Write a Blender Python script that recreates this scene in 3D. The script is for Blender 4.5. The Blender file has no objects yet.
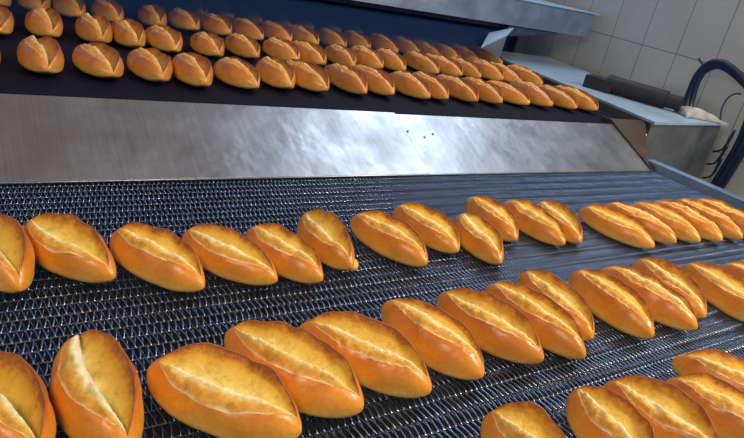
import bpy, bmesh, math, random
from mathutils import Vector, Matrix, noise
import numpy as np

S = 0.62                       # camera height above the lower belt, metres
scene = bpy.context.scene
COL = scene.collection
PI = math.pi

# ------------------------------------------------------------------ camera
F = 619.98
def unit(v): return v / np.linalg.norm(v)
AX = unit(np.array([942., -62., F]))
AY = unit(np.array([-432., -364., F]))
AZ = np.cross(AX, AY)
R = np.stack([AX, AY, AZ])     # camera axes -> world axes
CAM = np.array([0., 0., S])
def ray(px, py): return R @ np.array([px - 372., py - 219., F])
def on_z(px, py, z):
    d = ray(px, py); return CAM + d * (z - CAM[2]) / d[2]

cd = bpy.data.cameras.new('camera'); cam = bpy.data.objects.new('camera', cd); COL.objects.link(cam)
r_ = R @ np.array([1., 0, 0]); u_ = R @ np.array([0, -1., 0]); b_ = R @ np.array([0, 0, -1.])
M4 = Matrix(((r_[0], u_[0], b_[0], 0), (r_[1], u_[1], b_[1], 0), (r_[2], u_[2], b_[2], S), (0, 0, 0, 1)))
cam.matrix_world = M4
cd.sensor_fit = 'HORIZONTAL'; cd.sensor_width = 36; cd.lens = 36 * F / 744; cd.clip_start = .02; cd.clip_end = 60
cd.dof.use_dof = False
scene.camera = cam

# --------------------------------------------------------------- materials
class NT:
    def __init__(s, name):
        s.m = bpy.data.materials.new(name); s.m.use_nodes = True
        s.t = s.m.node_tree; s.n = s.t.nodes; s.l = s.t.links
        s.b = s.n['Principled BSDF']; s.k = 0
    def add(s, typ, **kw):
        n = s.n.new(typ)
        for a, v in kw.items():
            if a.startswith('i_'): n.inputs[a[2:].replace('_', ' ')].default_value = v
            else: setattr(n, a, v)
        return n
    def link(s, a, b): s.l.new(a, b)
    def ramp(s, fac, stops, interp='LINEAR'):
        r = s.add('ShaderNodeValToRGB'); cr = r.color_ramp; cr.interpolation = interp
        while len(cr.elements) < len(stops): cr.elements.new(0.5)
        for e, (p, c) in zip(cr.elements, stops):
            e.position = p; e.color = (*c, 1) if len(c) == 3 else c
        s.link(fac, r.inputs['Fac']); return r.outputs['Color']
    def noise(s, scale, detail=4, rough=.55, vec=None, dist=0):
        n = s.add('ShaderNodeTexNoise'); n.inputs['Scale'].default_value = scale
        n.inputs['Detail'].default_value = detail; n.inputs['Roughness'].default_value = rough
        n.inputs['Distortion'].default_value = dist
        if vec is not None: s.link(vec, n.inputs['Vector'])
        return n.outputs['Fac']
    def coord(s, kind='Object', scale=None, rot=None):
        c = s.add('ShaderNodeTexCoord').outputs[kind]
        if scale is None and rot is None: return c
        m = s.add('ShaderNodeMapping')
        if scale: m.inputs['Scale'].default_value = scale
        if rot: m.inputs['Rotation'].default_value = rot
        s.link(c, m.inputs['Vector']); return m.outputs['Vector']
    def mix(s, fac, a, b, mode='MIX'):
        n = s.add('ShaderNodeMix'); n.data_type = 'RGBA'; n.blend_type = mode
        for idx, v in ((0, fac), (6, a), (7, b)):
            if hasattr(v, 'default_value') or hasattr(v, 'is_linked'): s.link(v, n.inputs[idx])
            else: n.inputs[idx].default_value = v if idx == 0 else (*v, 1)
        return n.outputs[2]
    def bump(s, h, strength, dist):
        b = s.add('ShaderNodeBump'); b.inputs['Strength'].default_value = strength
        b.inputs['Distance'].default_value = dist; s.link(h, b.inputs['Height'])
        s.link(b.outputs['Normal'], s.b.inputs['Normal']); return b
    def set(s, **kw):
        for a, v in kw.items():
            s.b.inputs[a.replace('_', ' ')].default_value = v if not isinstance(v, tuple) else (*v, 1)
        return s
    def base(s, c): s.link(c, s.b.inputs['Base Color'])

def simple(name, col, rough=.5, metal=0., bumpn=None, var=.0, vs=20):
    t = NT(name); t.set(Roughness=rough, Metallic=metal)
    v = t.coord()
    n = t.noise(vs, 5, .6, v)
    lo = tuple(c * (1 - var) for c in col); hi = tuple(min(1, c * (1 + var)) for c in col)
    t.base(t.ramp(n, [(.3, lo), (.7, hi)]))
    if bumpn: t.bump(t.noise(bumpn[0], 4, .6, v), bumpn[1], bumpn[2])
    return t.m

def mark(t, i):
    a = t.add('ShaderNodeVertexColor'); a.layer_name = 'mark'
    sp = t.add('ShaderNodeSeparateColor'); t.link(a.outputs['Color'], sp.inputs['Color'])
    return sp.outputs[i]

def crust_material(name, low, mid, top, edge, rough):
    t = NT(name); v = t.coord()
    h = mark(t, 0); e = mark(t, 1)
    n1 = t.noise(22, 5, .6, v, .3)
    ad = t.add('ShaderNodeMath', operation='MULTIPLY_ADD'); t.link(n1, ad.inputs[0]); ad.inputs[1].default_value = .5
    sb = t.add('ShaderNodeMath', operation='SUBTRACT'); t.link(h, sb.inputs[0]); sb.inputs[1].default_value = .25
    t.link(sb.outputs[0], ad.inputs[2])
    c = t.ramp(ad.outputs[0], [(.08, low), (.45, mid), (.85, top)])
    er = t.ramp(e, [(.25, (0, 0, 0)), (.95, (.85, .85, .85))])
    c = t.mix(er, c, edge)
    fine = t.ramp(t.noise(160, 4, .7, v), [(.35, (.88, .88, .88)), (.7, (1.06, 1.06, 1.06))])
    c = t.mix(1., c, fine, 'MULTIPLY')
    oi = t.add('ShaderNodeObjectInfo')
    rr = t.ramp(oi.outputs['Random'], [(0, (.88, .84, .8)), (1, (1.08, 1.08, 1.06))])
    c = t.mix(1., c, rr, 'MULTIPLY')
    t.base(c)
    t.set(Roughness=rough, Specular_IOR_Level=.5)
    t.b.inputs['Coat Weight'].default_value = .12; t.b.inputs['Coat Roughness'].default_value = .22
    t.b.inputs['Subsurface Weight'].default_value = .0
    t.bump(t.noise(60, 6, .72, v), .55, .002)
    return t.m

def crumb_material(name, stops, rough=.7):
    t = NT(name); v = t.coord()
    s_ = mark(t, 0)
    n1 = t.noise(45, 5, .65, v, .5)
    ad = t.add('ShaderNodeMath', operation='MULTIPLY_ADD'); t.link(n1, ad.inputs[0]); ad.inputs[1].default_value = .22
    sb = t.add('ShaderNodeMath', operation='SUBTRACT'); t.link(s_, sb.inputs[0]); sb.inputs[1].default_value = .11
    t.link(sb.outputs[0], ad.inputs[2])
    c = t.ramp(ad.outputs[0], stops)
    sp = t.ramp(t.noise(120, 6, .75, v), [(.30, (.62, .42, .22)), (.42, (1, 1, 1)), (.75, (1.06, 1.06, 1.05))])
    c = t.mix(.75, c, sp, 'MULTIPLY')
    big = t.ramp(t.noise(38, 5, .65, v), [(.36, (.66, .56, .34)), (.50, (1, 1, 1))])
    c = t.mix(.6, c, big, 'MULTIPLY')
    t.base(c); t.set(Roughness=rough)
    t.bump(t.noise(110, 7, .78, v), .9, .005)
    return t.m

M = {}
M['crust'] = crust_material('bread_crust', (.92, .60, .15), (.80, .33, .032), (.60, .17, .013), (.36, .07, .014), .30)
M['crust_dark'] = crust_material('roll_crust', (.90, .58, .17), (.70, .30, .05), (.48, .145, .025), (.32, .065, .02), .26)
stops = [(.0, (.38, .10, .010)), (.05, (.72, .30, .02)), (.15, (.84, .46, .045)), (.32, (.88, .60, .11)), (.42, (.92, .70, .20)),
         (.465, (1., .93, .66)), (.64, (1., .90, .56)), (.71, (.94, .64, .18)), (.79, (.86, .44, .06)), (.94, (.84, .40, .05)), (1., (.98, .78, .42))]
M['crumb'] = crumb_material('split_crumb', stops)
M['roll_crumb'] = crumb_material('roll_crumb', [(.0, (.34, .08, .010)), (.05, (.52, .18, .015)), (.20, (.60, .26, .03)), (.38, (.62, .32, .05)),
    (.45, (.90, .66, .32)), (.62, (.90, .62, .26)), (.74, (.76, .38, .08)), (.95, (.72, .32, .05)), (1., (.88, .56, .2))], .4)
M['ear'] = simple('baked_edge', (.30, .075, .02), .42, 0, (200, .5, .001), .35, 60)

def steel(name, col, rough, var=.15, brush=(3, 260, 3), bumpd=.0006, aniso=0):
    t = NT(name); v = t.coord('Object', brush)
    n = t.noise(1.0, 6, .6, v)
    t.base(t.ramp(n, [(.3, tuple(c * (1 - var) for c in col)), (.7, tuple(min(1, c * (1 + var)) for c in col))]))
    v2 = t.coord('Object')
    rr = t.ramp(t.noise(6, 5, .6, v2), [(.3, (rough * .75,) * 3), (.7, (rough * 1.3,) * 3)])
    t.link(rr, t.b.inputs['Roughness']); t.set(Metallic=1.)
    t.bump(t.noise(7, 3, .5, v2), .35, bumpd * 40)
    return t.m
M['plate'] = steel('worn_steel_plate', (.37, .375, .40), .40, .12, (260, 3, 3), .0004)
M['frame'] = steel('steel_panel', (.40, .44, .48), .42, .1)
M['hood'] = steel('hood_steel', (.32, .41, .58), .5, .06)
M['rail'] = steel('blue_lit_steel', (.36, .50, .66), .38, .1); M['rail'].node_tree.nodes['Principled BSDF'].inputs['Metallic'].default_value = .25  # blue window light on the upward faces is put into this base colour
M['wire'] = simple('belt_wire', (.24, .31, .44), .26, 1., None, .2)
M['rod'] = simple('belt_rod', (.30, .34, .42), .26, 1., None, .2)
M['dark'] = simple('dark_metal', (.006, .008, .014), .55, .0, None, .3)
M['motor'] = simple('motor_paint', (.008, .006, .012), .6, .0, (40, .3, .002), .4, 15)
M['hose'] = simple('blue_hose', (.003, .010, .042), .45, 0, None, .2)
M['cable'] = simple('dark_cable', (.01, .02, .05), .4, 0, None, .2)
M['cloth'] = simple('grey_cloth', (.40, .38, .38), .9, 0, (60, .6, .006), .3, 30)
M['bread_reflection'] = simple('bread_reflecting_steel', (.11, .075, .06), .45, .6, None, .35, 9)  # brown reflection of the bread painted as base colour
M['oven'] = simple('oven_lining', (.03, .05, .11), .6, .2, None, .3)
M['floor'] = simple('concrete', (.10, .10, .105), .7, 0, None, .3)
M['bolt'] = simple('bolt_steel', (.35, .35, .36), .35, 1.)

def belt_cloth():
    t = NT('upper_belt'); t.set(Roughness=.65, Metallic=.0); t.b.inputs['Specular IOR Level'].default_value = .10
    v = t.coord('Object')
    w = t.add('ShaderNodeTexWave'); w.wave_type = 'BANDS'; w.bands_direction = 'Y'
    w.inputs['Scale'].default_value = 34; w.inputs['Distortion'].default_value = .4; t.link(v, w.inputs['Vector'])
    t.base(t.ramp(w.outputs['Fac'], [(0, (.003, .003, .011)), (1, (.007, .007, .021))]))
    t.bump(w.outputs['Fac'], .7, .003)
    return t.m
M['belt'] = belt_cloth()

def tiles():
    t = NT('wall_tiles'); v = t.coord('Object')
    br = t.add('ShaderNodeTexBrick'); br.offset = 0; br.squash = 1
    t.link(v, br.inputs['Vector'])
    br.inputs['Scale'].default_value = 1; br.inputs['Brick Width'].default_value = .413 * S
    br.inputs['Row Height'].default_value = .703 * S; br.inputs['Mortar Size'].default_value = .0028
    br.inputs['Mortar Smooth'].default_value = .3; br.inputs['Bias'].default_value = 0
    br.inputs['Color1'].default_value = (.42, .43, .415, 1); br.inputs['Color2'].default_value = (.44, .445, .425, 1)
    br.inputs['Mortar'].default_value = (.12, .13, .14, 1)
    n = t.ramp(t.noise(3, 4, .5, v), [(.3, (.9, .9, .9)), (.7, (1.04, 1.04, 1.04))])
    t.base(t.mix(1., br.outputs['Color'], n, 'MULTIPLY')); t.set(Roughness=.3)
    return t.m
M['tiles'] = tiles()

# ----------------------------------------------------------------- helpers
def link(o, parent=None):
    COL.objects.link(o)
    if parent: o.parent = parent
    return o
def tag(o, label=None, cat=None, group=None, kind=None):
    if label: o['label'] = label
    if cat: o['category'] = cat
    if group: o['group'] = group
    if kind: o['kind'] = kind
    return o
def empty(name, loc=(0, 0, 0), rz=0):
    o = bpy.data.objects.new(name, None); link(o); o.location = loc; o.rotation_euler = (0, 0, rz)
    o.empty_display_size = .05; return o
def obj(name, bm, m, parent=None, smooth=False, bevel=0):
    me = bpy.data.meshes.new(name); bmesh.ops.recalc_face_normals(bm, faces=bm.faces); bm.to_mesh(me); bm.free()
    if smooth:
        for p in me.polygons: p.use_smooth = True
    me.materials.append(m)
    o = link(bpy.data.objects.new(name, me), parent)
    if bevel:
        b = o.modifiers.new('bevel', 'BEVEL'); b.width = bevel; b.segments = 2; b.limit_method = 'ANGLE'
    return o
def prism(bm, poly, direction):
    """poly: list of 3D points (metres); extruded by direction vector"""
    d = Vector(direction)
    a = [bm.verts.new(p) for p in poly]; b = [bm.verts.new(Vector(p) + d) for p in poly]
    n = len(poly)
    bm.faces.new(a); bm.faces.new(list(reversed(b)))
    for i in range(n): bm.faces.new((a[i], b[i], b[(i + 1) % n], a[(i + 1) % n]))
def H(*p): return tuple(c * S for c in p)
def box(bm, x0, x1, y0, y1, z0, z1):
    prism(bm, [H(x0, y0, z0), H(x1, y0, z0), H(x1, y1, z0), H(x0, y1, z0)], (0, 0, (z1 - z0) * S))
def tube(bm, pts, rad, seg=10, closed=False):
    pts = [Vector(p) for p in pts]; n = len(pts); rings = []
    up = Vector((0, 0, 1))
    for i, p in enumerate(pts):
        d = (pts[min(i + 1, n - 1)] - pts[max(i - 1, 0)]).normalized()
        if abs(d.dot(up)) > .95: up = Vector((0, 1, 0))
        s = d.cross(up).normalized(); u = s.cross(d).normalized(); up = u
        r = rad[i] if isinstance(rad, (list, tuple)) else rad
        rings.append([bm.verts.new(p + (s * math.cos(2 * PI * k / seg) + u * math.sin(2 * PI * k / seg)) * r) for k in range(seg)])
    for a, b in zip(rings, rings[1:]):
        for k in range(seg): bm.faces.new((a[k], a[(k + 1) % seg], b[(k + 1) % seg], b[k]))
    bm.faces.new(rings[0]); bm.faces.new(list(reversed(rings[-1])))
def spline(pts, n=12):
    pts = [Vector(p) for p in pts]; P = [pts[0]] + pts + [pts[-1]]; out = []
    for i in range(1, len(P) - 2):
        for k in range(n):
            t = k / n; a, b, c, d = P[i - 1], P[i], P[i + 1], P[i + 2]
            out.append(.5 * ((2 * b) + (c - a) * t + (2 * a - 5 * b + 4 * c - d) * t * t + (3 * b - a - 3 * c + d) * t ** 3))
    out.append(pts[-1]); return out

# ------------------------------------------------------------------ loaves
def sgnpow(v, p): return math.copysign(abs(v) ** p, v)
def loaf_meshes(seed, L, W, Hh, p):
    """three meshes: crust, opened split, baked lip. +Y = far tip, z=0 rests on the belt"""
    rnd = random.Random(seed); off = Vector((seed * 7.13, seed * 3.7, seed * 1.9))
    NTT, N1, N2, N3 = p.get('nt', 64), 16, 30, 16
    depth = p.get('depth', .30) * rnd.uniform(.9, 1.3); a_r = math.radians(p.get('ar', 42) * rnd.uniform(.9, 1.1))
    b_l = math.radians(p.get('bl', 50) * rnd.uniform(.85, 1.12)); cphi = math.radians(p.get('c', 88) + rnd.uniform(-8, 8))
    slant = math.radians(p.get('slant', 8) + rnd.uniform(-5, 5))
    lift = p.get('lift', .17) * rnd.uniform(.8, 1.25); hump = p.get('hump', .0) + rnd.uniform(-.03, .04)
    bend = rnd.uniform(-.035, .035) * L; fat = rnd.uniform(-.12, .12)
    tc = rnd.uniform(-.045, -.005); tl = p.get('tl', .92) + rnd.uniform(-.03, .015)
    sv = p.get('sv', .46) + rnd.uniform(-.04, .04); near = p.get('near', 2.3) + rnd.uniform(-.2, .2)
    notch = p.get('notch', .0)
    def nz(v, sc): return noise.noise(Vector(v) * sc + off)
    rings, cutflag, marks = [], [], []
    ring_ear = []
    for i in range(NTT + 1):
        t = -math.cos(PI * i / NTT); t = max(-.9995, min(.9995, t))
        at = abs(t); ex = near if t < 0 else 2.1
        wp = ((1 - at ** (ex - .25)) ** .64 if t < 0 else (1 - at ** 2.2) ** .66) * (1 - fat * t)
        hp = (1 - at ** 2.2) ** .62 if t < 0 else (1 - at ** 2.5) ** .58
        w = W / 2 * wp; c = Hh * .40; up = Hh * .60 * hp; dn = Hh * .40 * hp ** .8
        tau = (t - tc) / tl; k = (1 - tau * tau) ** .6 if abs(tau) < 1 else 0.
        kk = max(k, .03); wob = 1 + .09 * nz((t * 1.6, 5, 1), 1.7)
        ph_c = cphi + slant * t
        pr = ph_c - kk * a_r * wob; pl = ph_c + kk * b_l * (1 + .14 * nz((t * 2, 9, 3), 1.5))
        lw = lift * (1 + .32 * nz((t * 2.0, 2, 8), 1.8))
        ring, fl, mk = [], [], []
        angs = [(-PI / 2 + (pr + PI / 2) * (j / N1) ** .8, 0, 0) for j in range(N1)]
        angs += [(pr + (pl - pr) * j / N2, 1, j / N2) for j in range(N2 + 1)]
        angs += [(pl + (1.5 * PI - pl) * (1 - (1 - j / N3) ** .8), 2, 0) for j in range(1, N3)]
        for ang, zone, s in angs:
            ca, sa = math.cos(ang), math.sin(ang)
            x = w * sgnpow(ca, .86)
            z = c + (up * sa if sa > 0 else -dn * abs(sa) ** .55)
            d = 0
            if zone == 0:
                q = max(0, 1 - (pr - ang) / math.radians(60)); d = lw * k * q * q * (3 - 2 * q)
            elif zone == 1:
                if s < sv:
                    q = s / sv
                    d = lw * k * (1 - min(1, s / .05)) - depth * k ** .75 * math.sin(q * PI / 2) ** 1.25
                else:
                    q = min(1, (s - sv) / .17); q = q * q * (3 - 2 * q)
                    e = (s - sv) / (1 - sv)
                    tgt = hump * math.sin(min(1, e * 1.35) * PI) if e < .74 else -.012
                    d = (-depth * k ** .75) * (1 - q) + tgt * k * q
                    d += .045 * k * q * nz((x * 95, t * L * 70, 2), 1.) + .04 * k * nz((x * 170, t * L * 170, 4), 1.)
                d += .012 * k * nz((x * 90, t * L * 90, z * 90), 1.)
            else:
                q = max(0, 1 - (ang - pl) / math.radians(14)); d = .018 * k * q
            d *= Hh
            lump = Hh * .085 * nz((x * 16, t * L * 14, z * 16), 1.) * hp
            nx, nzv = ca * .55, sa
            if sa < 0: lump *= .3
            px = x + (d * .6 + lump) * nx * 1.2 + bend * (1 - t * t) - bend * .6
            pz = z + d * sa + lump * nzv
            if notch and t < 0: pz -= notch * Hh * k * max(0, -t) * math.exp(-((ang - ph_c) / .35) ** 2)
            pz = max(pz, .0)
            py = t * L / 2
            ring.append((px, py, pz)); fl.append(zone)
            if zone == 1: mk.append((s, (t + 1) / 2, 0))
            else:
                edge = max(0, 1 - (pr - ang) / math.radians(30)) * k if zone == 0 else 0
                mk.append((pz / Hh, edge, 0))
        rings.append((ring, mk, k)); ring_ear.append((Vector(ring[N1]), k))
    n = N1 + N2 + N3
    def build(name, zone, mat):
        vidx = {}; vs = []; mks = []; faces = []
        def vid(i, j):
            key = (i, j % n)
            if key not in vidx:
                vidx[key] = len(vs); vs.append(rings[i][0][j % n])
                m = rings[i][1][j % n]
                if not zone and N1 <= j % n <= N1 + N2:
                    m = (rings[i][0][j % n][2] / Hh, .8 * rings[i][2] if j % n < N1 + 3 else 0, 0)
                mks.append(m)
            return vidx[key]
        for i in range(NTT):
            for j in range(n):
                cut = (N1 <= j < N1 + N2) and rings[i][2] > 0 and rings[i + 1][2] > 0
                if cut == zone: faces.append((vid(i, j), vid(i, j + 1), vid(i + 1, j + 1), vid(i + 1, j)))
        if not zone:
            faces.append([vid(0, j) for j in reversed(range(n))]); faces.append([vid(NTT, j) for j in range(n)])
        me = bpy.data.meshes.new(name); me.from_pydata(vs, [], faces)
        me.polygons.foreach_set('use_smooth', [True] * len(me.polygons))
        ca = me.color_attributes.new('mark', 'FLOAT_COLOR', 'POINT')
        ca.data.foreach_set('color', np.array([(*m, 1) for m in mks], dtype=np.float32).ravel())
        me.materials.append(mat); me.update(); return me
    crust = build('crust', False, M[p.get('mat', 'crust')]); crumb = build('split_crumb', True, M[p.get('cm', 'crumb')])
    bm = bmesh.new()
    pts = [q for q, k in ring_ear if k > .12]; ks = [k for q, k in ring_ear if k > .12]
    tube(bm, [q + Vector((.0006, 0, -.0006)) for q in pts], [W * .017 * k * (1 + .5 * noise.noise(q * 60 + off)) for q, k in zip(pts, ks)], 6)
    me = bpy.data.meshes.new('baked_lip'); bm.to_mesh(me); bm.free()
    me.polygons.foreach_set('use_smooth', [True] * len(me.polygons)); me.materials.append(M['ear'])
    return crust, crumb, me

def loaf(name, meshes, loc, rz, label, cat, group, scale=(1, 1, 1)):
    e = empty(name, loc, rz); e.scale = scale
    tag(e, label, cat, group)
    for nm, me in zip(('crust', 'split_crumb', 'baked_lip'), meshes):
        link(bpy.data.objects.new(nm, me), e)
    return e

BZ = .004                      # top of the wire belt above z=0
UZ = .206 * S                  # upper belt surface
def place(A, B, zb, Hh, dz=.42):
    a = on_z(A[0], A[1], zb + Hh * dz); b = on_z(B[0], B[1], zb + Hh * dz * .8)
    mid = (a + b) / 2; d = a - b
    return (mid[0], mid[1], zb), math.atan2(-d[0], d[1]), float(np.linalg.norm(d[:2]))

LOWER = [
 # row nearest the steel plate: far tip, near tip, width/S, height/S, label
 ((-18, 222), (20, 286), .165, .135, 'gaping golden loaf at the far left of the row nearest the steel plate'),
 ((32, 222), (112, 275), .170, .13, 'large split loaf second from the left in the row nearest the steel plate'),
 ((117, 232), (203, 284), .160, .13, 'split loaf third from the left in the row nearest the steel plate'),
 ((186, 231), (275, 278), .160, .12, 'slim split loaf fourth from the left in the row nearest the steel plate'),
 ((250, 228), (320, 277), .155, .12, 'split loaf touching the short knobbed one on its left, row nearest the plate'),
 ((305, 215), (350, 264), .150, .13, 'short stubby loaf with a small knob at its near end, left of the belt gap'),
 ((356, 215), (427, 260), .165, .125, 'split loaf just right of the short knobbed one, alone with a gap on its left'),
 ((398, 206), (459, 247), .155, .12, 'loaf set slightly back behind the two split loaves in the middle of the far row'),
 ((460, 214), (499, 259), .150, .12, 'short upright loaf pushed forward out of the far row, right of centre'),
 ((470, 197), (516, 236), .150, .12, 'loaf set back right behind the short forward-pushed one in the far row'),
 ((506, 200), (563, 240), .145, .12, 'loaf in the middle of the trio left of the wide gap in the far row'),
 ((540, 201), (579, 238), .145, .115, 'small loaf bordering the wide gap on its left side in the far row'),
 ((582, 206), (653, 243), .150, .12, 'leftmost loaf of the tight bunch beside the right rail'),
 ((607, 203), (676, 238), .145, .12, 'second loaf of the tight bunch beside the right rail'),
 ((633, 202), (700, 237), .140, .12, 'third loaf of the tight bunch beside the right rail'),
 ((655, 200), (722, 236), .140, .12, 'fourth loaf of the tight bunch beside the right rail'),
 ((675, 199), (742, 234), .140, .125, 'fifth loaf of the tight bunch, last but one before the right rail'),
 ((694, 198), (766, 234), .140, .125, 'last loaf of the tight bunch, touching the right rail side'),
 # middle row
 ((-34, 362), (38, 460), .180, .14, 'huge open loaf cut by the left edge and the bottom corner'),
 ((78, 340), (124, 450), .180, .145, 'broad loaf pointing straight at the viewer with a creamy ridge, lower left'),
 ((154, 363), (300, 428), .195, .14, 'big pale loaf lying most sideways, its wide split full of light crumb'),
 ((229, 330), (360, 406), .185, .14, 'loaf behind the big sideways one, light ridge along its split'),
 ((304, 322), (430, 386), .170, .135, 'long loaf with white-dusted ridge, just right of the two big sideways ones'),
 ((386, 301), (481, 372), .175, .13, 'broad steep loaf just right of the dusted long one, middle row'),
 ((440, 293), (541, 356), .165, .13, 'long loaf sixth from the left in the middle row, shading its neighbour'),
 ((489, 284), (584, 352), .155, .13, 'narrow loaf seventh from the left in the middle row, squeezed between neighbours'),
 ((523, 270), (590, 334), .155, .125, 'loaf set back behind the narrow one with flour on its ridge'),
 ((573, 270), (651, 332), .155, .13, 'front loaf of the trio in the middle row right of centre'),
 ((603, 266), (695, 324), .155, .13, 'middle loaf of the trio in the middle row right of centre'),
 ((637, 258), (703, 312), .150, .125, 'rear loaf of the trio with pale speckled ridge, middle row'),
 ((686, 262), (770, 322), .160, .13, 'loaf cut by the right edge at the end of the middle row'),
 ((724, 262), (800, 305), .140, .12, 'pale tip of a loaf peeping out behind the last one at the right edge'),
 # front row
 ((488, 413), (570, 480), .160, .13, 'loaf cut by the bottom edge, alone at bottom right of centre'),
 ((574, 390), (650, 474), .170, .13, 'leftmost of the loaves bunched in the bottom right corner'),
 ((608, 380), (722, 462), .160, .13, 'second loaf of the bunch in the bottom right corner'),
 ((668, 378), (792, 452), .165, .13, 'third loaf of the bunch in the bottom right corner, grey-dusted ridge'),
 ((676, 356), (800, 412), .160, .13, 'rearmost loaf of the bunch at the right edge, above the bottom corner'),
]
for i, (A, B, w, h, lab) in enumerate(LOWER):
    Hh = h * S * .92
    ks = 5 if i < 18 else 6
    loc, rz, L = place((A[0] - 2, A[1] + ks), (B[0] - 1, B[1] + ks), BZ, Hh, .40)
    big = 18 <= i <= 23
    p = dict(mat='crust', nt=84 if i >= 18 else 60, ar=34, bl=50, depth=.25, tl=.89)
    if i in (0, 18): p.update(depth=.46, ar=36, lift=.2)
    if i == 19: p.update(c=84, slant=0, ar=36, bl=54, depth=.27)
    if i == 20: p.update(ar=36, bl=56, depth=.24, lift=.16)
    ms = loaf_meshes(100 + i, L * 1.03, w * S * (.92 if i < 18 else .88), Hh, p)
    grp = 'loaves in the row nearest the steel plate' if i < 18 else 'loaves in the middle row of the wire belt' if i < 32 else 'loaves in the front row of the wire belt'
    loaf('bread_loaf', ms, loc, rz, lab, 'bread', grp)
    if i == 5:                 # small dough knob at the near tip
        e = COL.objects[-1].parent if COL.objects[-1].parent else None
        bm = bmesh.new(); bmesh.ops.create_icosphere(bm, subdivisions=3, radius=.013)
        for v in bm.verts: v.co = Vector((v.co.x * 1.1 + .015, v.co.y * 1.1 - L / 2 * .87, v.co.z * 1.1 + .024 + .003 * noise.noise(v.co * 90)))
        k = obj('knob', bm, M['crust'], e, True)
        ca = k.data.color_attributes.new('mark', 'FLOAT_COLOR', 'POINT')
        ca.data.foreach_set('color', np.array([(.3, 0, 0, 1)] * len(k.data.vertices), dtype=np.float32).ravel())

# rolls on the upper belt
ORD = ['first', 'second', 'third', 'fourth', 'fifth', 'sixth', 'seventh', 'eighth', 'ninth', 'tenth', 'eleventh', 'twelfth',
       'thirteenth', 'fourteenth', 'fifteenth', 'sixteenth', 'seventeenth', 'eighteenth', 'nineteenth', 'twentieth', 'twenty-first', 'twenty-second']
UH, UW, UL = .125 * S, .180 * S, .41 * S
upvar = [loaf_meshes(300 + k, UL, UW, UH, dict(mat='crust_dark', nt=44, ar=38, bl=42, depth=.40, c=82, lift=.20, hump=.03, cm='roll_crumb', near=2.5, tl=.95, slant=6, notch=.25)) for k in range(8)]
ROWA = [(-14, 74), (47, 76), (113, 80), (163, 84), (205, 89), (255, 91), (289, 91), (326, 94), (365, 97), (392, 98), (427, 101), (446, 102), (476, 104), (501, 106), (528, 107), (550, 109), (575, 111), (596, 113)]
ROWB = [(-2, 36), (50, 39), (101, 45), (138, 49), (176, 54), (217, 58), (255, 60), (296, 64), (323, 67), (353, 70), (380, 71), (403, 73), (437, 76), (461, 78), (480, 80), (501, 82.5), (519, 85), (541, 88)]
ROWC = [(2, 8), (40, 12), (79, 19), (118, 24), (160, 28), (195, 32), (228, 37), (261, 42), (289, 44), (317, 47), (344, 49), (368, 51), (396, 55), (418, 57), (440, 60), (458, 62), (478, 64), (501, 66)]
rnd = random.Random(5)
ROWN = ['front row of the upper belt', 'second row of the upper belt', 'third row of the upper belt',
        'dim fourth row of the upper belt', 'steamy fifth row of the upper belt']
def roll(px, row, idx):
    b = on_z(px[0], px[1], UZ + .02 * S); kx = max(0, min(1, (px[0] - 200) / 250))
    sx = rnd.uniform(.92, 1.06) * (1 - .12 * kx); sy = rnd.uniform(.93, 1.05) * (1 + .22 * kx); rz = rnd.uniform(-.10, .10)
    rz += .10 if px[0] < 330 else .0
    Lr = UL * sy; d = Vector((-math.sin(rz), math.cos(rz)))
    cx = b[0] + d.x * Lr * .49; cy = b[1] + d.y * Lr * .49
    lab = 'split roll, %s from the left in the %s' % (ORD[idx], ROWN[row])
    if row == 0 and idx == 1: lab = 'roll with a gaping split and pale near end, leftmost whole one in front upper row'
    loaf('bread_roll', upvar[(idx * 3 + row * 5 + idx // 5) % 8], (cx, cy, UZ), rz, lab, 'bread roll', 'split rolls in the ' + ROWN[row], (sx, sy, rnd.uniform(.93, 1.06)))
for r, row in enumerate((ROWA, ROWB, ROWC)):
    for i, px in enumerate(row): roll(px, r, i)
def project(p):
    c = R.T @ (np.array(p) - CAM); return 372 + F * c[0] / c[2], 219 + F * c[1] / c[2]
for r, (yr, x0, x1) in ((3, (5.2, .70, 4.75)), (4, (5.93, .85, 4.9))):
    x = x0; i = 1
    while x < x1:
        px = project(H(x, yr + rnd.uniform(-.06, .06), .226)); top = project(H(x, yr + .2, .35))
        if px[0] > -10 and top[1] > -6 and px[1] > 2:
            roll(px, r, i); i += 1
        x += rnd.uniform(.225, .275)

# -------------------------------------------------------------- lower belt
belt = empty('wire_mesh_belt', (0, 0, 0))
tag(belt, 'dark woven wire mesh conveyor belt carrying the large loaves', 'conveyor belt')
X0, X1, Y0, Y1 = -.45, 4.02, .10, 2.47
PX, PY = .0185 * S, .046 * S
rw = .0024 * S; rr = .0028 * S
nrow = int((Y1 - Y0) * S / PY); nturn = int((X1 - X0) * S / PX)
def np_mesh(name, V, Fq, mat, parent):
    me = bpy.data.meshes.new(name); me.vertices.add(len(V)); me.vertices.foreach_set('co', V.astype(np.float32).ravel())
    me.loops.add(Fq.size); me.loops.foreach_set('vertex_index', Fq.astype(np.int32).ravel())
    me.polygons.add(len(Fq)); me.polygons.foreach_set('loop_start', np.arange(0, Fq.size, 4, dtype=np.int32))
    me.polygons.foreach_set('use_smooth', np.ones(len(Fq), dtype=bool))
    me.update(calc_edges=True); me.validate(); me.materials.append(mat)
    return link(bpy.data.objects.new(name, me), parent)
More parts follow.
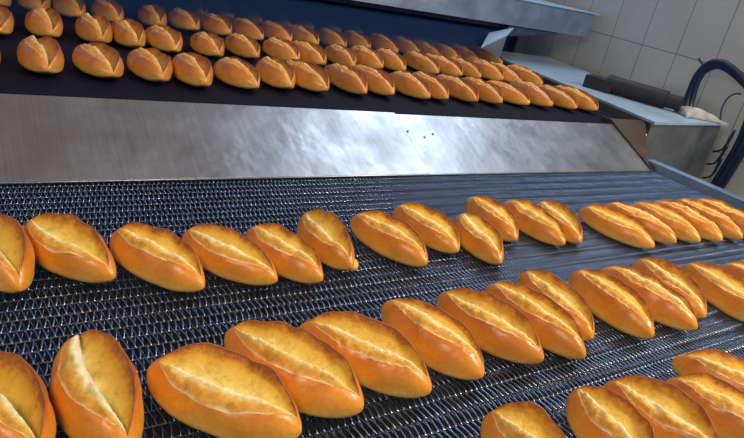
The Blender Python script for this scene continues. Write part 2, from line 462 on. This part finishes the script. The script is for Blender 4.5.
def tube_np(P, r, seg):
    n = len(P); d = np.gradient(P, axis=0); d /= np.linalg.norm(d, axis=1)[:, None]
    s = np.cross(d, np.array([1., .001, 0])); s /= np.linalg.norm(s, axis=1)[:, None]; u = np.cross(s, d)
    a = np.arange(seg) * 2 * np.pi / seg
    V = P[:, None, :] + r * (s[:, None, :] * np.cos(a)[None, :, None] + u[:, None, :] * np.sin(a)[None, :, None])
    V = V.reshape(-1, 3); i = np.arange(n - 1)[:, None] * seg; k = np.arange(seg)[None, :]; k2 = (k + 1) % seg
    Fq = np.stack([i + k, i + k2, i + seg + k2, i + seg + k], -1).reshape(-1, 4)
    return V, Fq
# one turn of a flattened spiral: over the top, round the rod, back beneath
ro = rr + rw
turn = np.array([(0.0, -.5 - .10, 0), (.04, -.5, 1), (.25, -.17, 1), (.42, .17, 1), (.49, .5, 1), (.53, .5 + .10, 0), (.57, .5, -1), (.75, .0, -1), (.96, -.5, -1)])
VV, FF, basev = [], [], 0
for r in range(nrow):
    yc = Y0 * S + (r + .5) * PY; sgn = 1 if r % 2 else -1
    P = []
    for t in range(nturn):
        for (a, b, c) in turn: P.append((X0 * S + (t + a + (.5 if r % 2 else 0)) * PX, yc + sgn * b * PY, c * ro))
    V, Fq = tube_np(np.array(P), rw, 5); VV.append(V); FF.append(Fq + basev); basev += len(V)
np_mesh('spiral_wires', np.concatenate(VV), np.concatenate(FF), M['wire'], belt)
VV, FF, basev = [], [], 0
for r in range(nrow + 1):
    y = Y0 * S + r * PY
    V, Fq = tube_np(np.array([(X0 * S, y, 0), (2 * S, y, 0), (X1 * S, y, 0)]), rr, 6)
    VV.append(V); FF.append(Fq + basev); basev += len(V)
np_mesh('cross_rods', np.concatenate(VV), np.concatenate(FF), M['rod'], belt)
for o in belt.children: o.location.z = -ro - rw + BZ
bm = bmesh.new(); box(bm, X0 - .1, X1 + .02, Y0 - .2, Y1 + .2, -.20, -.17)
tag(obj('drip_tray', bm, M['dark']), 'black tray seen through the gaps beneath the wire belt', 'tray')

# rail on the right of the lower belt
rail = empty('side_rail', H(4.05, 2.0, 0))
tag(rail, 'blue-grey steel angle rail along the right side of the wire belt', 'rail')
def rel(o, e): o.parent = e; o.matrix_parent_inverse = Matrix.Translation(e.location).inverted(); return o
bm = bmesh.new()
prism(bm, [H(4.03, .2, .052), H(4.12, .2, .052), H(4.10, 2.40, .052), H(4.015, 2.40, .052)], (0, 0, .008 * S))
rel(obj('top_flange', bm, M['hood'], None, False, .001), rail)
bm = bmesh.new()
prism(bm, [H(4.03, .2, -.15), H(4.045, .2, -.15), H(4.03, 2.40, -.15), H(4.015, 2.40, -.15)], (0, 0, .202 * S))
rel(obj('web', bm, M['frame']), rail)

# ---------------------------------------------------------- transfer plate
plate = empty('transfer_plate', H(2, 2.5, .1))
tag(plate, 'sloping stainless steel plate between the upper belt and the wire belt, bread reflected in it', 'steel plate')
def slope_sheet(bm, x0, x1, lift=0, y0=2.318, y1=2.735, th=.006):
    n = Vector((0, -.44, .898)) * lift * S; z = lambda y: .012 + (y - 2.318) / (2.735 - 2.318) * (.206 - .012)
    a = [Vector(H(x0, y0, z(y0))) + n, Vector(H(x1, y0, z(y0))) + n, Vector(H(x1, y1, z(y1))) + n, Vector(H(x0, y1, z(y1))) + n]
    prism(bm, a, Vector((0, .44, -.898)) * th * S)
bm = bmesh.new(); slope_sheet(bm, -.5, 2.02, .010)
rel(obj('left_sheet', bm, M['plate'], None, False, .0008), plate)
bm = bmesh.new(); slope_sheet(bm, 2.03, 3.971, 0)
rel(obj('right_sheet', bm, M['plate'], None, False, .0008), plate)
bm = bmesh.new(); tube(bm, [H(-.5, 2.318, .014), H(1.8, 2.318, .014), H(3.97, 2.318, .010)], .0045 * S, 8)
rel(obj('bottom_hem', bm, M['frame'], None, True), plate)
for (px, py) in ((433, 134), (408, 131), (425, 137)):
    d = ray(px, py); nrm = np.array([0, -.44, .898]); q = np.array(H(2.5, 2.5265, .109)); tt = ((q - CAM) @ nrm) / (d @ nrm)
    w_ = CAM + d * tt
    bm = bmesh.new(); bmesh.ops.create_uvsphere(bm, u_segments=12, v_segments=8, radius=.0045)
    for v in bm.verts: v.co = Vector((v.co.x, v.co.y, v.co.z * .5 + .001)) + Vector(w_)
    rel(obj('rivet', bm, M['bolt'], None, True), plate)

# -------------------------------------------------------------- upper belt
bm = bmesh.new()
prof = [(9.0, .206), (2.85, .206)]
for a in range(0, 181, 20):
    prof.append((2.80 - .045 * math.sin(math.radians(a)), .161 + .045 * math.cos(math.radians(a))))
prof.append((9.0, .116))
vr = []
for (y, z) in prof: vr.append((bm.verts.new(H(-1.2, y, z)), bm.verts.new(H(4.30, y, z))))
extra = []
for a, b in zip(vr, vr[1:]): bm.faces.new((a[0], a[1], b[1], b[0]))
bm.faces.new([v[0] for v in vr]); bm.faces.new([v[1] for v in reversed(vr)])
# the belt widens a little towards the oven on its right side
for v in bm.verts:
    if v.co.x > 0 and v.co.y > 5 * S: v.co.x = 5.2 * S
ub = obj('oven_belt', bm, M['belt']); tag(ub, 'dark navy oven belt carrying rows of small rolls out of the oven', 'conveyor belt')

# side cabinet right of the upper belt
cab = empty('side_cabinet', H(4.8, 3.2, 0))
tag(cab, 'grey steel side housing of the upper conveyor with a flat blue-lit top, against the tiles', 'cabinet')
ZT = .27
TOP = [(4.30, 2.62), (5.50, 2.70), (5.86, 5.2), (4.72, 5.2), (4.60, 4.4), (4.50, 3.6)]
bm = bmesh.new(); prism(bm, [H(x, y, ZT - .022) for x, y in TOP], (0, 0, .022 * S))
rel(obj('top_sheet', bm, M['rail'], None, False, .0015), cab)  # top bluer than the body: reflected window light held in its colour
BODY = [(4.335, 2.66), (5.46, 2.735), (5.80, 5.2), (4.75, 5.2), (4.635, 4.4), (4.53, 3.6)]
bm = bmesh.new(); prism(bm, [H(x, y, -1.0) for x, y in BODY], (0, 0, (1.0 + ZT - .022) * S))
rel(obj('body', bm, M['frame']), cab)
# cheek between plate and cabinet, bread's brown reflection painted into its colour
bm = bmesh.new()
prism(bm, [H(3.975, 2.33, -.1), H(3.975, 2.33, .03), H(3.975, 2.76, .235), H(3.975, 2.85, .235), H(3.975, 2.85, -.1)], (.015 * S, 0, 0))
ck = obj('guide_cheek', bm, M['bread_reflection']); tag(ck, 'metal cheek coloured by a brown bread reflection at the right end of the sloping plate', 'guide plate')
bm = bmesh.new()
prism(bm, [H(3.99, 2.36, .04), H(4.335, 2.66, .04), H(4.335, 2.72, .245), H(3.99, 2.76, .235)], (.0, .02 * S, 0))
rel(obj('gusset', bm, M['bread_reflection']), ck)
bm = bmesh.new(); bmesh.ops.create_cone(bm, cap_ends=True, segments=12, radius1=.008, radius2=.006, depth=.008)
for v in bm.verts: v.co = Vector((v.co.x, v.co.z, v.co.y)) + Vector(H(4.22, 2.60, .17))
rel(obj('bolt', bm, M['bolt'], None, True), ck)

# motor drive lying on the cabinet
mot = empty('drive_motor', H(4.9, 3.2, ZT))
tag(mot, 'long dark motor and shaft housing lying on top of the steel side housing', 'motor')
A_, B_ = Vector(H(4.78, 3.70, ZT + .078)), Vector(H(5.08, 2.93, ZT + .078))
bm = bmesh.new(); tube(bm, [A_.lerp(B_, .25), A_.lerp(B_, .85)], .075 * S, 24); tube(bm, [A_.lerp(B_, .22), A_.lerp(B_, .27)], .077 * S, 24)
rel(obj('housing', bm, M['motor'], None, False), mot)
bm = bmesh.new(); tube(bm, [A_.lerp(B_, .85), A_.lerp(B_, 1.0)], .06 * S, 20)
rel(obj('end_cap', bm, M['motor'], None, False), mot)
bm = bmesh.new()
ax = (B_ - A_).normalized(); sd = Vector((-ax.y, ax.x, 0))
P0 = Vector((A_.x, A_.y, ZT * S + .0005))
prism(bm, [P0 + sd * .08 * S, P0 - sd * .08 * S, P0 - sd * .08 * S + ax * .25 * S, P0 + sd * .08 * S + ax * .25 * S], (0, 0, .11 * S))
rel(obj('gearbox', bm, M['motor'], None, False, .004), mot)
bm = bmesh.new(); tube(bm, [P0 + ax * .04 * S + Vector((0, 0, .11 * S)), P0 + ax * .04 * S + Vector((0, 0, .13 * S))], .012 * S, 10)
rel(obj('cap_screw', bm, M['bolt'], None, False), mot)
bm = bmesh.new(); q0 = P0 + Vector(H(.16, .0, 0))
prism(bm, [q0, q0 + Vector(H(.12, .03, 0)), q0 + ax * .95 * S + Vector(H(.18, .03, 0)), q0 + ax * .95 * S + Vector(H(.06, 0, 0))], (0, 0, .035 * S))
rel(obj('base_bar', bm, M['motor'], None, False, .002), mot)

# crumpled cloth
bm = bmesh.new(); bmesh.ops.create_grid(bm, x_segments=40, y_segments=24, size=1)
c0 = Vector(H(5.20, 2.80, ZT))
for v in bm.verts:
    x, y = v.co.x, v.co.y
    wx = .17 * (1 + .15 * noise.noise(Vector((y * 2, 1, 1)))); wy = .075 * (1 + .4 * noise.noise(Vector((x * 1.6, 3, 1)))) * (1.0 - .55 * x)
    ed = max(0, (1 - x * x)) ** .4 * max(0, (1 - y * y)) ** .4
    z = .002 + (.075 * (1 - .4 * x) * ed) * (.9 + .2 * noise.noise(Vector((x * 1.2, y * 2.2, 2)))) + .004 * math.sin(y * 9 + 2 * x) * ed
    a = math.radians(-38)
    X, Y = x * wx, y * wy
    v.co = c0 + Vector(((X * math.cos(a) - Y * math.sin(a)) * S, (X * math.sin(a) + Y * math.cos(a)) * S, z * S + .0005))
cl = obj('cloth', bm, M['cloth'], None, True); tag(cl, 'crumpled pale grey rag at the near end of the dark motor', 'cloth')
so = cl.modifiers.new('thick', 'SOLIDIFY'); so.thickness = .002; so.offset = 1

# ------------------------------------------------------------- hood / oven
hood = empty('baking_oven', H(2.5, 4.6, .6))
tag(hood, 'tunnel oven with a wide grey-blue steel hood and bright top lip over the upper belt', 'oven')
bm = bmesh.new(); prism(bm, [H(-1.2, 4.6, .585), H(5.72, 4.6, .612), H(5.72, 4.6, .85), H(-1.2, 4.6, .83)], (0, .03 * S, 0))
rel(obj('front_panel', bm, M['hood']), hood)
bm = bmesh.new(); prism(bm, [H(-1.2, 4.57, .832), H(5.78, 4.57, .852), H(5.78, 6.6, .852), H(-1.2, 6.6, .832)], (0, 0, .012 * S))
rel(obj('top_panel', bm, M['rail'], None, False, .002), hood)
bm = bmesh.new(); prism(bm, [H(-1.2, 4.75, .54), H(4.75, 4.75, .555), H(4.75, 4.75, .83), H(-1.2, 4.75, .83)], (0, .03 * S, 0))
rel(obj('inner_baffle', bm, M['oven']), hood)
bm = bmesh.new(); prism(bm, [H(4.55, 4.63, .615), H(5.33, 4.63, .62), H(5.15, 4.63, .575), H(4.6, 4.63, .50)], (0, .04 * S, 0))
rel(obj('corner_bracket', bm, M['oven']), hood)
hb = empty('support_bracket', H(4.5, 4.7, .27))
tag(hb, 'folded light steel bracket holding the hood over the side housing', 'bracket')
def on_y(px, py, y):
    d = ray(px, py); return Vector(CAM + d * (y * S) / d[1])
bm = bmesh.new(); prism(bm, [on_y(482, 48, 4.37), on_y(507, 36, 4.37), on_y(500, 57, 4.37), on_y(496, 57, 4.37)], (0, .015 * S, 0))
rel(obj('lower_plate', bm, M['frame']), hb)
bm = bmesh.new(); prism(bm, [on_y(482, 48, 4.37), on_y(490, 33, 4.55), on_y(514, 28, 4.55), on_y(507, 36, 4.37)], (0, .015 * S, 0))
rel(obj('upper_plate', bm, M['rail']), hb)

oven = hood
bm = bmesh.new(); box(bm, -1.2, 5.3, 9.0, 9.05, .0, .83); rel(obj('back_panel', bm, M['oven']), oven)
bm = bmesh.new(); box(bm, -1.2, 5.3, 6.6, 9.05, .80, .83); rel(obj('roof_panel', bm, M['oven']), oven)
bm = bmesh.new(); box(bm, 5.3, 5.33, 5.2, 9.05, .0, .83); rel(obj('side_panel', bm, M['oven']), oven)
bm = bmesh.new(); box(bm, -1.23, -1.2, 4.6, 9.05, .0, .83); rel(obj('side_panel', bm, M['oven']), oven)

# --------------------------------------------------------------- wall etc.
me = bpy.data.meshes.new('wall_right')
me.from_pydata([(-4.5, -1.2, 0), (4.5, -1.2, 0), (4.5, 2.2, 0), (-4.5, 2.2, 0), (-4.5, -1.2, -.1), (4.5, -1.2, -.1), (4.5, 2.2, -.1), (-4.5, 2.2, -.1)], [],
               [(0, 1, 2, 3), (4, 7, 6, 5), (0, 4, 5, 1), (3, 2, 6, 7), (0, 3, 7, 4), (1, 5, 6, 2)])
me.materials.append(M['tiles']); wl = link(bpy.data.objects.new('wall_right', me)); tag(wl, kind='structure')
wdir = Vector((.20, 2.5, 0)).normalized()      # wall runs towards +y, slightly outwards
nrm = Vector((-wdir.y, wdir.x, 0))
org = Vector(H(5.80, 3.22 * 1.115, .677))
wl.matrix_world = Matrix(((-wdir.x, 0, nrm.x, org.x), (-wdir.y, 0, nrm.y, org.y), (0, 1, 0, org.z), (0, 0, 0, 1)))
bm = bmesh.new(); box(bm, -6, 6.5, -6, 9.5, -1.5, -1.4); fl = obj('floor', bm, M['floor']); tag(fl, kind='structure')

def on_x(px, py, x):
    d = ray(px, py); return Vector(CAM + d * (x * S) / d[0])
XH = 5.55
hs = empty('hose_bundle', on_x(744, 130, XH)); tag(hs, 'thick dark blue hose bundle arching along the tiled wall', 'hose')
for dx, dy, r in ((0, 0, .032), (-5, 4, .026), (5, 3, .026)):
    pts = [on_x(684 + dx * .6, 120, 5.5), on_x(688 + dx * .6, 100 + dy, XH), on_x(696 + dx * .4, 78 + dy, XH), on_x(708, 65 + dy, XH), on_x(722, 63 + dy, XH), on_x(738, 74 + dy, XH),
           on_x(752, 92 + dy, XH), on_x(753 + dx, 118, XH), on_x(742 + dx, 145, XH), on_x(726 + dx, 172, XH), on_x(706 + dx, 205, XH), on_x(688 + dx, 245, XH)]
    bm = bmesh.new(); tube(bm, spline(pts, 8), r * S, 12)
    rel(obj('hose', bm, M['hose'], None, True), hs)
bm = bmesh.new(); tube(bm, spline([on_x(704, 66, XH), on_x(700, 61, XH), on_x(699, 58, XH)], 4), .008 * S, 8)
rel(obj('nozzle', bm, M['cable'], None, True), hs)
for i, (p0, p1, p2) in enumerate((((735, 130), (724, 148), (712, 152)), ((728, 145), (716, 162), (706, 164)), ((722, 158), (712, 175), (702, 178)))):
    bm = bmesh.new(); tube(bm, spline([on_x(*p0, XH), on_x(*p1, XH), on_x(*p2, XH)], 6), [.012 * S] * 6 + [.009 * S] * 6 + [.004 * S], 8)
    rel(obj('strap_end', bm, M['hose'], None, True), hs)
bm = bmesh.new(); tube(bm, spline([on_x(720, 121, XH), on_x(722, 108, XH), on_x(728, 98, XH), on_x(735, 94, XH), on_x(741, 94, XH)], 6), .007 * S, 8)
cb = obj('cable', bm, M['cable'], None, True); tag(cb, 'thin dark cable curving up behind the right end of the side housing', 'cable')

# ----------------------------------------------------------------- lights
def area(name, loc, target, size, energy, col, sy=None):
    l = bpy.data.lights.new(name, 'AREA'); l.energy = energy; l.color = col; l.shape = 'RECTANGLE'; l.size = size; l.size_y = sy or size
    o = bpy.data.objects.new(name, l); link(o); o.location = loc
    o.rotation_euler = (Vector(target) - Vector(loc)).to_track_quat('-Z', 'Y').to_euler(); return o
area('window_light', (3.7, 2.5, 2.9), (1.5, 1.4, 0), 2.4, 78, (.68, .83, 1.), 1.4)
area('ceiling_lamp', (2.5, -.5, 2.1), (1.2, 1.2, 0), .6, 84, (1., .88, .68), .45)
area('fill_lamp', (-1.0, -.2, 2.0), (.9, 1.6, 0), .9, 30, (1., .84, .60), .6)
w = bpy.data.worlds.new('world'); scene.world = w; w.use_nodes = True
bg = w.node_tree.nodes['Background']; bg.inputs['Color'].default_value = (.38, .50, .76, 1); bg.inputs['Strength'].default_value = .40
wn = w.node_tree; tcn = wn.nodes.new('ShaderNodeTexCoord'); sx = wn.nodes.new('ShaderNodeSeparateXYZ'); cr = wn.nodes.new('ShaderNodeValToRGB')
wn.links.new(tcn.outputs['Generated'], sx.inputs['Vector']); wn.links.new(sx.outputs['Z'], cr.inputs['Fac']); wn.links.new(cr.outputs['Color'], bg.inputs['Color'])
cr.color_ramp.elements[0].position = .35; cr.color_ramp.elements[0].color = (.34, .50, .84, 1)
cr.color_ramp.elements[1].position = .85; cr.color_ramp.elements[1].color = (.62, .50, .44, 1)

# steam hanging in the oven mouth
sm = bpy.data.materials.new('steam'); sm.use_nodes = True; nt = sm.node_tree; nt.nodes.clear()
out = nt.nodes.new('ShaderNodeOutputMaterial'); pv = nt.nodes.new('ShaderNodeVolumePrincipled')
pv.inputs['Color'].default_value = (.12, .30, .85, 1); pv.inputs['Density'].default_value = 1.7; pv.inputs['Anisotropy'].default_value = .2
nt.links.new(pv.outputs['Volume'], out.inputs['Volume'])
bm = bmesh.new(); box(bm, -1.15, 4.45, 4.42, 8.9, .215, .54)
st = obj('steam', bm, sm); tag(st, 'bluish steam hanging in the dark oven mouth over the back rows', 'steam', kind='stuff')

vs = scene.view_settings; vs.view_transform = 'Standard'; vs.look = 'None'; vs.exposure = .12; vs.gamma = 1; vs.use_curve_mapping = False
